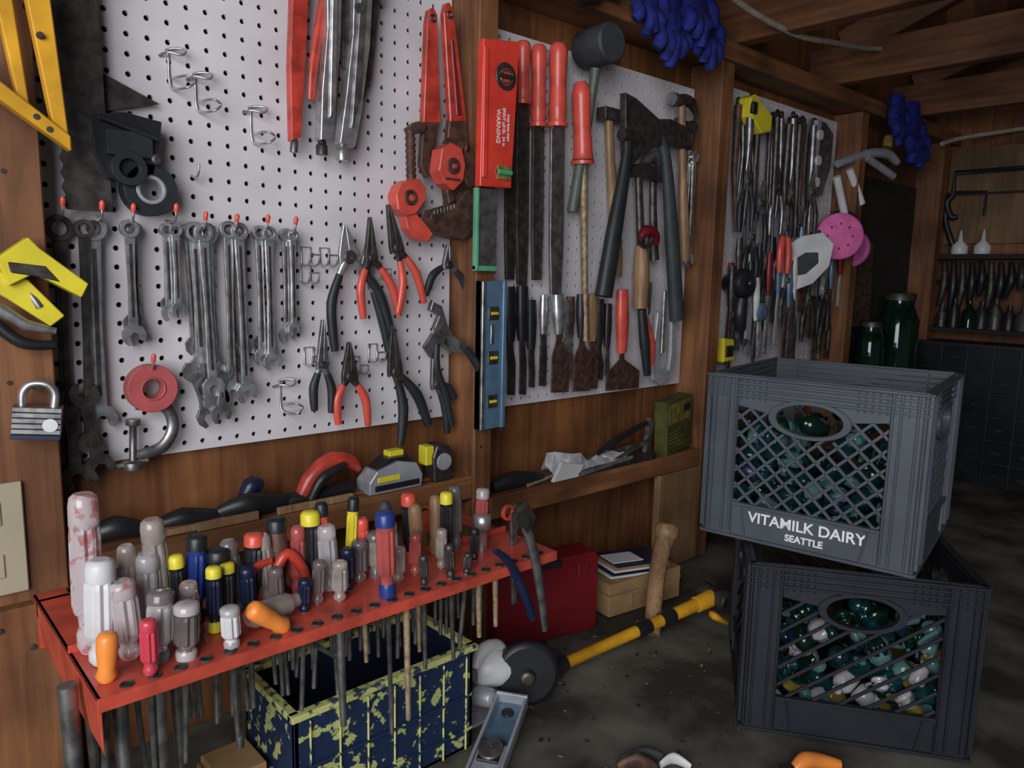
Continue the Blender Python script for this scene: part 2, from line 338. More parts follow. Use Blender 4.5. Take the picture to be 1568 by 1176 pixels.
b.lathe((580,-43,1826),(0,0,1),[(0,9),(14,9),(16,6),(28,6)],dsteel,10); b.lathe((616,-41,1822),(0,0,1),[(0,10),(16,10),(18,6),(30,6)],chrome,10)
b.prism([(668,2100),(690,2100),(672,1960),(650,1900),(658,2000)],-40,-30,dsteel); b.lathe((640,-60,2050),(0,1,0),[(0,7),(6,8)],steel,12); b.done(.9)
# pipe wrenches: red handle, red housing, knurled nut on toothed shank, hook jaw
b=B('pipe_wrench')
b.prism([(773,2060),(777,2082),(785,2088),(793,2078),(802,1905),(766,1900)],-50,-36,red); b.annulus(784,2070,7,3,-52,-34,dsteel,seg=14)
b.prism([(768,1905),(798,1905),(792,1850),(776,1810),(762,1830)],-48,-36,rust)
b.lathe((744,-46,1786),(-.03,0,1),[(i*5,(9.5 if i%2 else 7)) for i in range(21)],rust,12)
b.prism([(733,1886),(752,1900),(768,1896),(764,1884),(742,1876)],-56,-36,rust)
b.prism([(722,1800),(748,1806),(762,1790),(760,1770),(742,1748),(722,1742),(706,1752),(702,1775),(710,1792)],-64,-36,redg)
b.annulus(730,1773,13,6,-67,-60,rust)
b.prism([(722,1745),(745,1748),(762,1735),(780,1716),(768,1702),(744,1706),(728,1722)],-60,-38,redg)
b.done(1.2)
b=B('pipe_wrench')
b.prism([(796,2078),(800,2094),(808,2098),(816,2088),(848,1912),(812,1906)],-64,-52,red); b.annulus(808,2078,7,3,-66,-50,dsteel,seg=14)
b.prism([(810,2040),(816,2040),(836,1920),(824,1918)],-66,-60,dred)
b.prism([(812,1912),(848,1914),(856,1870),(846,1850),(816,1850),(808,1880)],-62,-50,rust)
b.prism([(780,1856),(800,1868),(822,1862),(830,1835),(826,1808),(806,1790),(786,1800),(774,1820)],-84,-54,redg); b.annulus(803,1830,14,5,-87,-82,rust); b.box(786,820,-86,-83,1806,1810,rust)
b.lathe((800,-66,1866),(1,0,0),[(i*4,(14 if i%2 else 11)) for i in range(10)],rust,16)
b.prism([(824,1852),(850,1862),(870,1850),(878,1828),(870,1806),(850,1798),(838,1806),(832,1822)],-76,-50,rust)
b.prism([(768,1752),(800,1764),(822,1770),(838,1792),(852,1796),(876,1780),(878,1745),(862,1720),(832,1708),(800,1712),(776,1722),(762,1738)],-74,-48,rust)
b.prism([(800,1796),(812,1800),(820,1775),(806,1768)],-70,-52,rust)
for k in range(7): b.box(770+k*7,773+k*7,-75,-47,1746+k*2.2,1756+k*2.2,dsteel)
b.done(1.5)

# section 2
b=B('box_level'); b.prism([(852,2043),(934,2054),(921,1803),(849,1800)],-101,-86,levred); b.annulus(902,1990,23,15,-104,-100,dsteel,seg=28); b.annulus(902,1990,13,9,-103,-100,steel,seg=24); b.lathe((885,-104,1990),(1,0,0),[(0,4),(34,4)],dsteel,8)
b.box(886,918,-104,-100,1815,1840,cardy); b.lathe((886,-105,1828),(1,0,0),[(0,5),(30,5)],green,8)
b.box(852,862,-104,-86,1815,2030,levred); ob=b.done(1)
for s_,x,z,sz in(('WARNING',.884,1.905,.012),('SPIRIT LEVEL  24 in',.898,1.905,.008),('keep faces clean',.909,1.905,.007)): lettering(s_,sz,onface(x,-.1015,z),ob,.0001)
b=B('steel_straightedge'); b.prism([(851,1798),(896,1798),(896,1662),(851,1660)],-92,-86,steel); b.prism([(846,1798),(852,1798),(852,1658),(846,1657)],-96,-86,palegreen); b.box(846,896,-94,-86,1655,1664,palegreen); b.done(.5)
b=B('torpedo_level'); b.box(853,911,-104,-88,1369,1638,levblue); b.box(853,860,-108,-86,1369,1638,steel); b.box(902,911,-108,-86,1369,1638,levblue)
for z in(1420,1500,1580): b.box(870,894,-106,-103,z-12,z+12,dsteel); b.lathe((875,-107,z),(1,0,0),[(0,3),(14,3)],yell2,8)
b.box(876,884,-105,-103,1525,1560,steel); b.done(1)
def file_(x0,z0,zh,x1,z1,w,hr,y=-24,m=dsteel,hm=redg,name='flat_file'):
    b=B(name); F,L=frame((x0,z0),(x1,z1)); h=z0-zh
    b.smoothtube([(F(t*h,0)[0],y,F(t*h,0)[1]) for t in(0,.1,.5,.85,1)],[hr*.6,hr,hr*.85,hr,hr*.8],hm,10)
    b.lathe((F(h,0)[0],y,F(h,0)[1]),(0,0,-1),[(0,hr*1.15),(7,hr*1.1)],hm,10)
    b.prism([F(h,-w*.4),F(h+15,-w*.5),F(L*.8,-w*.5),F(L,-w*.38),F(L,w*.38),F(L*.8,w*.5),F(h+15,w*.5),F(h,w*.4)],y-3,y+3,m); b.done(.4)
file_(1014,2088,1980,1025,1630,32,15,-22); file_(1048,2087,1942,1058,1640,30,16,-30); file_(1087,2095,1946,1099,1612,38,19,-44,steel); file_(990,2060,1960,996,1640,28,13,-18,dsteel,dred)
b=B('long_shank_screwdriver'); b.smoothtube([(1147,-50,2034),(1150,-50,2010),(1155,-50,1950),(1160,-50,1900),(1161,-50,1884)],[10,20,18,20,23],redg,12); b.tube([(1161,-50,1886),(1188,-50,1513)],[9,6],rustrod,8); b.lathe((1160.5,-50,1882),(.07,0,-1),[(0,24),(7,24)],redg,12); b.done(.5)
b=B('rubber_mallet'); b.lathe((1160,-120,2098),(.08,1,0),[(0,32),(3,37),(40,38),(80,37),(84,32)],greyr,28); b.smoothtube([(1167,-70,2060),(1168,-60,2000),(1158,-50,1900),(1145,-40,1780)],[10,9,11,11],mat('green_grey_handle',(.10,.13,.10),.5),10); b.done(1)
def shaft(name,pts,rad,m,head=None): b=B(name); b.smoothtube(pts,rad,m,12,.8); return b
b=shaft('claw_hammer',[(1472,-60,2044),(1490,-60,1900),(1508,-60,1760),(1516,-60,1690)],[10,10,15,14],handlew)
b.smoothtube([(1455,-60,2046),(1480,-60,2050),(1510,-60,2048),(1535,-60,2020)],[13,15,12,4],dsteel,10); b.lathe((1462,-60,2046),(-1,0,0),[(0,10),(14,10),(16,16),(30,16)],steel,14); b.done(.8)
b=shaft('ball_peen_hammer',[(1500,-50,1990),(1505,-50,1880),(1512,-50,1760)],[11,11,10],handlew); b.lathe((1470,-50,2000),(1,0,0),[(0,14),(18,16),(22,11),(50,11),(56,15),(66,14),(72,6)],dsteel,14); b.done(.8)
b=shaft('framing_hammer',[(1285,-64,1935),(1272,-66,1860),(1245,-68,1740),(1222,-66,1608)],[11,15,20,22],rubber); b.smoothtube([(1262,-64,1945),(1300,-64,1945),(1340,-64,1925)],[14,14,5],dsteel,10); b.done(.8)
b=shaft('cross_peen_hammer',[(1252,-36,1990),(1262,-36,1900),(1290,-36,1720),(1296,-36,1650)],[10,11,17,15],handlew); b.box(1225,1285,-50,-24,1975,2000,dsteel); b.done(1)
b=shaft('hatchet',[(1395,-60,1965),(1418,-66,1905),(1450,-68,1740),(1489,-66,1552)],[12,14,19,21],greyr)
b.prism([(1262,2030),(1300,2024),(1380,1994),(1420,2000),(1500,1990),(1510,1944),(1420,1942),(1380,1938),(1330,1915),(1276,1870),(1268,1950)],-70,-54,dsteel); b.done(1)
b=shaft('tack_hammer',[(1340,-50,1880),(1348,-52,1800),(1358,-52,1720)],[9,10,11],dsteel); b.smoothtube([(1358,-52,1720),(1364,-52,1660),(1366,-52,1580)],[12,19,16],handlew,12); b.prism([(1300,1890),(1360,1900),(1420,1885),(1418,1862),(1340,1868),(1300,1862)],-60,-44,dsteel); b.done(.8)
b=shaft('nail_hammer',[(1405,-40,1900),(1412,-40,1800),(1425,-40,1690)],[9,10,13],dsteel); b.smoothtube([(1370,-44,1905),(1400,-44,1920),(1440,-44,1900),(1455,-44,1870)],[12,15,12,5],steel,10); b.done(.6)
b=B('red_utility_knife'); b.smoothtube([(1330,-70,1735),(1350,-74,1752),(1378,-74,1745),(1392,-70,1725)],[9,13,11,6],dred,10); b.annulus(1350,1735,22,15,-76,-66,dsteel); b.done(.6)
b=shaft('tin_snips',[(1364,-58,1578),(1378,-60,1500),(1396,-58,1425)],[11,14,9],rubber); b.smoothtube([(1395,-44,1560),(1420,-46,1500),(1430,-44,1440)],[7,10,6],redg,8); b.prism([(1385,1620),(1402,1640),(1400,1570),(1388,1560)],-56,-46,steel); b.done(.8)
b=B('folding_hacksaw'); b.prism([(1436,1570),(1450,1570),(1448,1450),(1465,1425),(1490,1430),(1495,1470),(1490,1570),(1512,1570),(1518,1450),(1500,1408),(1462,1394),(1430,1410),(1424,1450)],-50,-40,silverp); b.box(1462,1476,-46,-42,1470,1620,chrome); b.done(1.5)
def putty(x0,z0,zf,x1,z1,w,hm,bm_=steel,hr=9,y=-34,name='putty_knife'):
    b=B(name); 
    b.smoothtube([(x0,y,z0),(x0+(x1-x0)*.3,y,z0-(z0-zf)*.5),(x0+(x1-x0)*.5,y,zf)],[hr,hr*1.15,hr*.8],hm,10,.7)
    xc=x0+(x1-x0)*.5; b.prism([(xc-8,zf+2),(xc+8,zf+2),(xc+8,zf-14),(x1+w/2,zf-45),(x1+w/2,z1),(x1-w/2,z1+3),(x1-w/2,zf-45),(xc-8,zf-14)],y-2,y+1,bm_); b.done(.3)
putty(981,1626,1520,991,1411,20,black,dsteel,14); putty(1019,1628,1520,1026,1408,18,black,dsteel,14,-30,'wood_chisel'); putty(1048,1600,1500,1055,1420,16,black,dsteel,12,-26,'wood_chisel')
putty(1106,1612,1530,1120,1406,52,chrome,rust,14,-44); putty(1140,1600,1520,1150,1430,36,chrome,chrome,12,-30,'wood_chisel'); putty(1181,1612,1520,1190,1402,56,black,rust,14,-42); putty(1222,1612,1510,1233,1403,32,handlew,rust,13,-34,'wood_chisel'); putty(1308,1622,1480,1322,1395,116,redg,rust,16,-46); putty(1085,1610,1530,1086,1420,20,chrome,dsteel,10,-26,'wood_chisel')
putty(1256,1600,1500,1262,1420,26,black,dsteel,12,-26,'wood_chisel'); putty(1290,1590,1490,1292,1430,18,black,steel,10,-22,'wood_chisel'); putty(1165,1606,1520,1168,1440,18,rust,chrome,10,-24,'wood_chisel')
b=B('black_bar_clamp'); b.smoothtube([(900,-110,2150),(940,-120,2135),(985,-120,2150),(1010,-110,2185)],[9,14,12,8],black,10); b.smoothtube([(1020,-100,2200),(1050,-110,2170),(1100,-110,2165),(1150,-100,2190)],[8,13,12,7],black,10); b.tube([(860,-96,2178),(1200,-96,2190)],5,dsteel); b.done(0)
# section 3 tools
random.seed(21)
b=B('hanging_needle_files')
for i in range(28):
    x=1742+i*14+random.uniform(-6,6); z=2085+random.uniform(-25,10); l=random.uniform(160,400); y=-16-random.random()*50
    b.tube([(x,y,z),(x+random.uniform(-5,15),y,z-l*.5),(x+random.uniform(-5,25),y,z-l)],[random.uniform(6,13),random.uniform(5,12),3],random.choice([dsteel,dsteel,dsteel,black,rust,steel]),6)
    b.annulus(x,z+10,10,5,y-2,y+2,dsteel)
b.done(0)
b=B('hanging_chisels_and_scrapers')
for i in range(46):
    x=1735+i*14+random.uniform(-10,10); z=1740+random.uniform(-90,80); l=random.uniform(150,300); y=-16-random.random()*60
    m1=random.choice([steel,dsteel,chrome,handlew,black,white,steel,black,levblue,rust,dred]); m2=random.choice([steel,chrome,dsteel,silverp,rust,steel])
    b.smoothtube([(x,y,z),(x+3,y,z-l*.2),(x+5,y,z-l*.42)],[8,13,7],m1,8,.7); w=random.uniform(5,22)
    b.prism([(x+1,z-l*.4),(x+9,z-l*.4),(x+5+w,z-l*.6),(x+6+w,z-l),(x+5-w,z-l+5),(x+4-w,z-l*.6)],y-2,y+2,m2)
b.done(.4)
for px_,pz in((1770,1900),(1850,1850),(2020,1890),(2060,1800),(1800,1760),(1900,1700),(2000,1650),(2240,1620),(1780,1600),(2100,1900),(1920,1900),(2280,1560),(2160,1600)):
    pliers('hanging_pliers',(px_,pz),(px_+random.uniform(-12,12),pz+60),(px_-25,pz-130),(px_+28,pz-125),random.choice([black,rubber,dsteel,steel]),random.choice([dsteel,steel]),-50-random.random()*20,14,8,14)
b=B('black_hand_drill'); b.lathe((1760,-90,1640),(.1,1,0),[(0,20),(4,36),(30,40),(34,30),(70,22)],black,18); b.lathe((1760,-92,1640),(.1,-1,0),[(0,10),(6,8)],dsteel,12); b.smoothtube([(1760,-70,1600),(1755,-70,1560),(1765,-70,1520)],[18,20,14],black,10); b.done(.4)
b=B('wall_scraper_head'); b.lathe((1850,-86,1565),(.1,1,0),[(0,14),(4,24),(22,26),(26,16),(60,14)],levblue,16); b.lathe((1860,-60,1560),(.1,0,-1),[(0,10),(60,12),(120,8)],chrome,12); b.done(.4)
pliers('red_handled_snips',(1945,1790),(1940,1850),(1930,1670),(1968,1668),redg,steel,-80,12,11,10)
b=B('yellow_tape_measure'); b.prism([(1735,2098),(1760,2110),(1845,2070),(1845,2030),(1800,2020),(1745,2055)],-75,-40,yell2); b.box(1740,1765,-80,-70,2060,2090,black); b.done(3)
b=B('yellow_tape_measure'); b.prism([(1690,1500),(1740,1495),(1745,1440),(1695,1436)],-70,-40,yell2); b.box(1700,1735,-74,-68,1450,1480,black); b.done(4)
b=B('aviation_snips'); b.prism([(2120,2110),(2190,2105),(2240,2080),(2240,1990),(2200,1900),(2150,1890),(2140,1980)],-50,-34,steel); b.prism([(2105,2100),(2130,2105),(2128,1900),(2112,1900)],-66,-50,silverp)
for z in(2060,1990,1930): b.lathe((2122,-72,z),(0,1,0),[(0,14),(8,14)],white,10)
b.done(1)
b=B('bar_clamp'); b.smoothtube([(2280,-50,2000),(2400,-80,2040),(2500,-100,2050),(2560,-110,2030)],[12,14,16,12],silverp,8); b.tube([(2400,-80,2030),(2540,-110,1985)],12,silverp,8); b.tube([(2340,-60,1990),(2400,-80,1890)],12,white,8); b.tube([(2260,-60,1960),(2320,-70,1840)],12,white,8); b.lathe((2500,-100,2070),(.2,0,1),[(0,16),(34,14)],cardy,10); b.done(.6)
b=B('respirator_mask'); D=Vector((-.75,-.62,0))
def disc(c,r,m): b.lathe(Vector(c),D,[(0,r*.9),(4,r),(20,r),(24,r*.92),(25,r*.3)],m,28)
disc((2235,-90,1782),68,pink); disc((2330,-50,1815),52,black); b.lathe((2400,-70,1750),(-.98,.1,0.1),[(0,52),(6,56),(18,56),(20,48)],purple,24)
for k in range(8):
    a=k*math.pi/4; R_=Vector((-D.y,D.x,0)); c=Vector((2235,-90,1782))+D*25+R_*math.cos(a)*36+Vector((0,0,math.sin(a)*36)); b.lathe(c,D,[(0,4),(3,3)],dred,6)
b.done(1)
b=B('white_dust_mask'); M=Matrix.Translation((2060,-70,1706))@Euler((0,math.radians(-25),math.radians(-40))).to_matrix().to_4x4()
b.prism([(-95,-34),(-66,-66),(0,-70),(60,-44),(94,10),(76,52),(20,66),(-50,55),(-88,22)],-26,14,white,M); b.prism([(-54,-26),(-10,-36),(34,-22),(44,6),(10,20),(-44,12)],-29,-25,greyr,M); b.done(9)

def glove(cx,cy,cz,s,seedv):
    random.seed(seedv); b=B('blue_work_glove')
    b.smoothtube([(cx,cy,cz+50*s),(cx+8,cy,cz+10*s),(cx,cy-5,cz-25*s)],[28*s,38*s,34*s],glvb,14,.5)
    for k in range(4):
        x=cx+(-27+k*18)*s; a=random.uniform(-26,26)
        b.smoothtube([(x,cy-4,cz-20*s),(x+a*.4,cy-20,cz-42*s),(x+a,cy-8-abs(a)*.5,cz-(56+12*(k%3))*s)],[13*s,13*s,10*s],glvb,10)
    b.smoothtube([(cx+28*s,cy-4,cz+10*s),(cx+50*s,cy-12,cz-8*s),(cx+58*s,cy-8,cz-36*s)],[15*s,13*s,10*s],glvb,10)
    b.tube([(cx,-83,cz+42*s),(cx,cy-20*s,cz+46*s)],2.5,steel,6)
    b.done(0)
glove(1330,-112,2178,1.2,3); glove(1450,-112,2195,1.15,5); glove(1255,-112,2205,1.0,8); glove(1390,-135,2222,1.1,12); glove(2620,-112,2150,1.5,2); glove(2690,-112,2120,1.2,9); glove(2510,-112,2170,1.2,19)
b=B('hanging_rope'); b.smoothtube([(1380,-200,2240),(1500,-200,2218),(1707,-200,2212),(1900,-200,2235),(2083,-190,2262),(2180,-190,2280)],7,ropem,8); b.done(0)
b=B('hanging_rope'); b.smoothtube([(2900,-120,2130),(3000,-160,2160),(3180,-300,2200)],8,ropem,8); b.done(0)
# right side
for cx,cz,r,h in((2690,1285,66,330),(2480,1285,44,240)):
    b=B('green_glass_jar'); b.lathe((cx,-110,cz+1),(0,0,1),[(0,r*.9),(4,r),(h*.72,r),(h*.82,r*.8),(h*.86,r*.7),(h*.97,r*.7)],bottle,24); b.lathe((cx,-110,cz+h*.93),(0,0,1),[(0,r*.76),(h*.07,r*.76),(h*.075,r*.6)],dsteel,24); b.done(.5)
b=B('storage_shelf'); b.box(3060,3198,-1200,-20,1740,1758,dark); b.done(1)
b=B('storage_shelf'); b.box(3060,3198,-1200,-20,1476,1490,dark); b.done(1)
B('plywood_panel').box(3180,3199,-1300,-60,1800,2150,dimply).done(1)
B('end_wall_stud').box(3120,3199,-1340,-1300,940,2200,studm).done(1)
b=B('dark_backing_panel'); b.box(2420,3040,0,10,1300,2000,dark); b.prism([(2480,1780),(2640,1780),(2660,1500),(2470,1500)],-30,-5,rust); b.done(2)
for y in(-140,-215):
    b=B('glue_bottle'); b.lathe((3120,y,1759),(0,0,1),[(0,26),(3,28),(30,28),(48,10),(85,3),(88,2)],white,16); b.done(.3)
for y0,z0 in((-90,2060),(-420,2120)):
    b=B('hacksaw'); b.tube([(3150,y0,z0-80),(3150,y0,z0),(3150,y0-280,z0),(3150,y0-280,z0-80)],[8,8,8,8],black,8); b.tube([(3150,y0,z0-80),(3150,y0-280,z0-80)],3,dsteel,6); b.smoothtube([(3150,y0,z0-80),(3150,y0+20,z0-110),(3150,y0,z0-160),(3150,y0-20,z0-160)],[12,13,12,9],black,10); b.done(0)
b=B('coping_saw'); b.smoothtube([(3150,-80,1990),(3150,-70,1900),(3150,-95,1820),(3150,-110,1790)],[8,10,12,8],black,10); b.tube([(3150,-80,1990),(3150,-200,1985),(3150,-200,1900)],5,black,8); b.done(0)
b=B('hanging_clamps')
random.seed(33)
for i in range(16):
    y=-90-i*31; z=1736-random.random()*6; l=random.uniform(90,210); b.smoothtube([(3135,y,z),(3125,y-8,z-l*.5),(3135,y+random.uniform(-12,12),z-l)],[8,15,8],random.choice([black,black,dsteel,dsteel]),8); b.tube([(3130,y-24,z-l*.4),(3130,y+22,z-l*.45)],6,black,6)
b.done(0)
dsm=mat('drawer_smoke',(.018,.022,.025),.3,0,.6,5)
b=B('drawer_organizer'); b.box(3020,3198,-1250,-60,937,1440,black)
for i in range(14):
    for j in range(6):
        y=-1240+i*84; z=945+j*82; b.box(3004,3022,y,y+74,z,z+72,dsm); b.box(2996,3005,y+25,y+50,z+28,z+42,black)
b.done(1)
b=B('bottle_crowd')
for i in range(14):
    y=-110-i*44; r=18+random.random()*8; h=random.uniform(.5,.95); b.lathe((3100+random.uniform(-10,10),y,1491),(0,0,1),[(0,r),(70*h,r),(95*h,r*.4),(120*h,r*.4)],random.choice([black,bottle,dsteel,greyr,black]),14)
b.done(0)
# ---------------------------------------------------------------- shelf items
b=B('tape_measure'); b.prism([(640,1279),(745,1279),(748,1300),(735,1322),(700,1330),(655,1318),(640,1300)],-78,-35,silverp); b.prism([(655,1320),(700,1333),(735,1324),(720,1336),(680,1336)],-74,-40,black); b.box(650,740,-80,-70,1284,1294,black); b.box(690,720,-60,-40,1330,1345,yell2); b.box(655,700,-80,-77,1298,1308,yell2); b.done(3)
b=B('tape_measure'); b.prism([(775,1279),(812,1279),(815,1330),(805,1345),(780,1345),(772,1325)],-76,-36,dsteel); b.box(760,778,-70,-45,1310,1345,yell2); b.lathe((794,-77,1315),(0,-1,0),[(0,16),(3,15)],silverp,16); b.done(2)
b=B('heat_gun'); b.smoothtube([(530,-50,1290),(550,-50,1322),(585,-50,1342),(620,-50,1336),(636,-50,1320)],[11,14,16,13,6],red,12); b.smoothtube([(500,-50,1285),(530,-50,1290),(620,-50,1292)],[8,13,12],black,10); b.smoothtube([(540,-66,1290),(560,-68,1322),(600,-68,1338)],[7,9,6],black,8); b.done(0)
b=B('black_work_gloves'); b.smoothtube([(400,-50,1292),(440,-60,1300),(490,-50,1290),(540,-45,1288)],[10,18,16,9],black,12,.8); b.smoothtube([(440,-40,1295),(455,-40,1322),(470,-40,1318)],[10,14,9],navy,10); b.smoothtube([(310,-45,1288),(350,-50,1295),(400,-50,1288)],[8,15,9],black,10); b.smoothtube([(220,-45,1288),(260,-50,1300),(300,-50,1288)],[8,16,9],black,10); b.done(0)
b=B('wood_scraps'); b.box(300,420,-70,-50,1279,1288,handlew); b.box(600,830,-60,-20,1279,1284,plyx) ; b.box(360,450,-78,-72,1279,1292,lightply); b.box(480,610,-78,-70,1279,1290,handlew); b.done(1)
b=B('crumpled_foil'); random.seed(4)
vs=[];n=10
for i in range(n):
    for j in range(5): vs.append((1085+i*26+random.uniform(-10,10),-76+j*13,1238+random.uniform(0,52)*(1 if 0<j<4 else .2)*(1-i/14)))
b.faces(vs,[(i*5+j,i*5+j+1,(i+1)*5+j+1,(i+1)*5+j) for i in range(n-1) for j in range(4)],foil); b.prism([(1075,1228),(1150,1228),(1165,1252),(1100,1266)],-79,-70,white); b.done(0)
b=B('black_trowel'); b.smoothtube([(1230,-60,1262),(1290,-60,1285),(1380,-55,1305),(1420,-55,1312)],[5,8,7,4],black,8); b.prism([(1400,1230),(1412,1230),(1425,1320),(1412,1322)],-62,-50,steel); b.box(1200,1420,-78,-30,1227,1240,dsteel); b.prism([(1100,1227),(1420,1227),(1400,1256),(1140,1244)],-30,-24,steel); b.done(0)
b=B('scrap_metal_strips'); b.prism([(1150,1227),(1330,1240),(1332,1247),(1150,1236)],-79,-74,chrome); b.prism([(1240,1227),(1400,1270),(1398,1277),(1236,1236)],-72,-68,steel); b.tube([(1010,-70,1231),(1090,-60,1236)],4,rustrod,8); b.done(.3)
b=B('leather_sheath'); b.smoothtube([(930,-55,1238),(980,-60,1246),(1060,-60,1238)],[12,18,9],black,10,.8); b.done(0)
b=B('sandpaper_box'); M=Matrix.Translation((1515,-55,1227))@Euler((0,math.radians(-5),math.radians(8))).to_matrix().to_4x4(); ol=mat('olive',(.09,.09,.02),.6,0,.5,40); b.box(-60,62,-18,18,3,135,ol,M); b.box(-54,56,-19.5,-17,78,128,cardy,M); b.box(18,52,-20,-18,98,118,labelb,M)
for k in range(5): b.box(-48,20-(k%2)*14,-19.5,-17,20+k*9,23+k*9,cardy,M)
b.done(1)
# ---------------------------------------------------------------- rack
RZ=1244
b=B('screwdriver_rack')
b.box(156,773,-384,-268,RZ-3,RZ,rackred); b.box(156,773,-386,-383,RZ-14,RZ,rackred); b.box(156,773,-271,-268,RZ-3,RZ+8,rackred)
b.prism([(156,RZ),(160,RZ),(160,RZ-60),(156,RZ-20)],-384,-82,rackred); b.box(156,192,-270,-82,RZ-3,RZ,rackred); b.box(745,773,-270,-82,RZ-3,RZ,rackred)
b.box(198,258,-84,-81,RZ-60,RZ-10,rackred); b.box(156,200,-110,-102,RZ-60,RZ,rackred); b.box(745,800,-84,-81,RZ-50,RZ-10,rackred)
for i in range(23):
    x=185+i*25.5; b.annulus(0,0,7,5,-1,1,dsteel,seg=12,M=Matrix.Translation((x,-374,RZ+.6))@Matrix.Rotation(math.pi/2,4,'X'))
    b.lathe((x,-374,RZ+.1),(0,0,1),[(0,5),(.5,5)],labelb,12)
b.done(.6)
def driver(x,y,zt,r,m,sl=110,cap=None,sr=3.2,tip=None,tilt=0,kind='s'):
    b=B('screwdriver'); h=zt-RZ; tx=math.radians(tilt); d=Vector((math.sin(tx),random.uniform(-.04,.04),math.cos(tx))).normalized()
    base=Vector((x,y,RZ+1))
    if kind=='s':
        b.lathe(base,d,[(0,r*.55),(h*.05,r*.8),(h*.13,r*.8),(h*.17,r*.62),(h*.24,r*.68),(h*.28,r*.9)],m,18)
        b.lathe(base+d*h*.26,d,[(0,r*.9),(h*.04,r*1.0),(h*.48,r*1.0),(h*.54,r*.93)],m,24,1,False)
        b.lathe(base+d*h*.79,d,[(0,r*.9),(h*.02,r*.98),(h*.14,r*.96),(h*.19,r*.86),(h*.21,r*.6)],m,18)
    elif kind=='o': b.lathe(base,d,[(0,r*.75),(h*.12,r*1.05),(h*.25,r*.8),(h*.6,r),(h*.88,r*1.0),(h*.97,r*.8),(h,r*.4)],m,20)
    else: b.lathe(base,d,[(0,r*.6),(h*.25,r*.6),(h*.36,r*.85),(h*.6,r*1.05),(h*.85,r*.95),(h*.96,r*.7),(h,r*.4)],m,20)
    if cap: b.lathe(base+d*(h*.84),d,[(0,r*1.04),(h*.13,r*1.03),(h*.165,r*.8),(h*.17,r*.3)],cap,18); b.lathe(base-d*.5,d,[(0,r*.85),(h*.12,r*.88),(h*.16,r*.75)],cap,18)
    b.tube([base,base-d*8,base-d*9,base-d*sl],[sr*1.6,sr*1.6,sr,sr*.9],steel,8)
    if tip: b.lathe(base-d*(sl-30),-d,[(0,sr*2),(28,sr*2),(32,sr*.8)],tip,10)
    b.done(0)
random.seed(5)
DR=[(174,-282,1416,15,pinkclear,200,None),(177,-316,1354,15,white,240,None),(202,-284,1331,12,clear,150,None),(203,-322,1330,14,pinkclear,170,None),(224,-345,1318,13,clear,170,smoke),(172,-354,1294,10,orange,220,None,4),(208,-370,1303,8.5,pinkred,190,None),
(232,-286,1340,14,clear,150,None),(250,-278,1376,13,clear2,120,None),(266,-288,1330,8.5,black,110,yell2),(247,-358,1304,12.5,smoke,120,pinkclear),(284,-280,1347,11,blue,120,black),(309,-284,1327,13,navy,130,black),(330,-284,1333,11,smoke,130,None),
(293,-364,1289,10,white,110,clear),(351,-282,1333,12,black,130,redg),(388,-282,1346,12,rust,130,black),(429,-282,1346,12,black,110,yell2),(446,-300,1330,12,clear,150,None),(440,-335,1294,10,clear2,120,None),
(484,-282,1354,7.5,yell2,110,black),(490,-298,1300,11,smoke,100,None),(515,-298,1306,11,clear2,120,smoke),(492,-362,1354,12,redclear,190,blue),(584,-298,1332,10,handlew,120,None),(630,-302,1340,9,black,120,yell2),
(700,-294,1330,10,redclear,110,clear),(548,-362,1284,6,dsteel,120,None),(392,-335,1285,8,navy,130,None),(616,-366,1272,6,dsteel,110,None),(538,-282,1338,11,greyr,100,None),(645,-284,1332,9,navy,130,black),(338,-302,1303,10,navy,120,None),
(507,-282,1324,9,redg,120,None),(451,-282,1354,8,redg,100,black),(590,-364,1290,7,dsteel,120,None),(712,-284,1314,8,dred,90,None),(216,-282,1353,10,clear2,120,None),(315,-300,1312,8.5,black,120,yell2),(370,-284,1331,10,clear2,110,None),(408,-284,1331,10,redclear,110,None),(542,-300,1314,9.5,clear,110,None),(582,-282,1343,10,black,110,redg),(625,-282,1331,9,handlew,110,None),(664,-282,1338,10,smoke,110,None),(530,-330,1290,9,clear2,110,None),(465,-312,1300,9,navy,100,None),(268,-318,1310,10,clear2,100,None),(292,-318,1318,8.5,navy,110,yell2),(366,-320,1302,8.5,smoke,110,None),(415,-325,1298,8.5,smoke,110,None),(600,-330,1300,8,clear2,100,None),(560,-325,1300,8.5,redclear,100,None),(655,-335,1290,7,black,100,None)]
for i,q in enumerate(DR):
    q=list(q)+[3.2]*(8-len(q)); driver(q[0],q[1],q[2],q[3],q[4],q[5],q[6],q[7],tilt=random.uniform(-4,4),kind='o' if q[4] in(orange,handlew) else ('b' if q[4] in(rust,greyr) else 's'))
driver(355,-362,1300,11,orange,90,None,tilt=-48,kind='o')
b=B('clear_screwdriver_handle'); b.lathe((320,-342,RZ+16),(.95,.15,0),[(0,10),(6,14),(50,14),(57,10),(59,9),(68,8)],clear2,12,0); b.done(0)
b=B('red_handled_pliers'); b.smoothtube([(380,-292,RZ+2),(376,-292,1278),(392,-292,1304),(412,-294,1278),(418,-294,RZ)],[5,7,7,7,5],red,10); b.smoothtube([(340,-290,1266),(350,-290,1294),(372,-290,1300)],[6,6,5],red,10); b.tube([(395,-292,RZ),(397,-292,1150)],[7,3],steel); b.done(0)
b=B('groove_joint_pliers'); b.smoothtube([(690,-390,1322),(705,-392,1290),(722,-393,1240),(738,-393,1170),(745,-393,1130)],[6,8,8,7,5],steel,10,.7); b.prism([(676,1322),(700,1335),(715,1310),(700,1290),(690,1305),(680,1300)],-398,-388,dsteel)
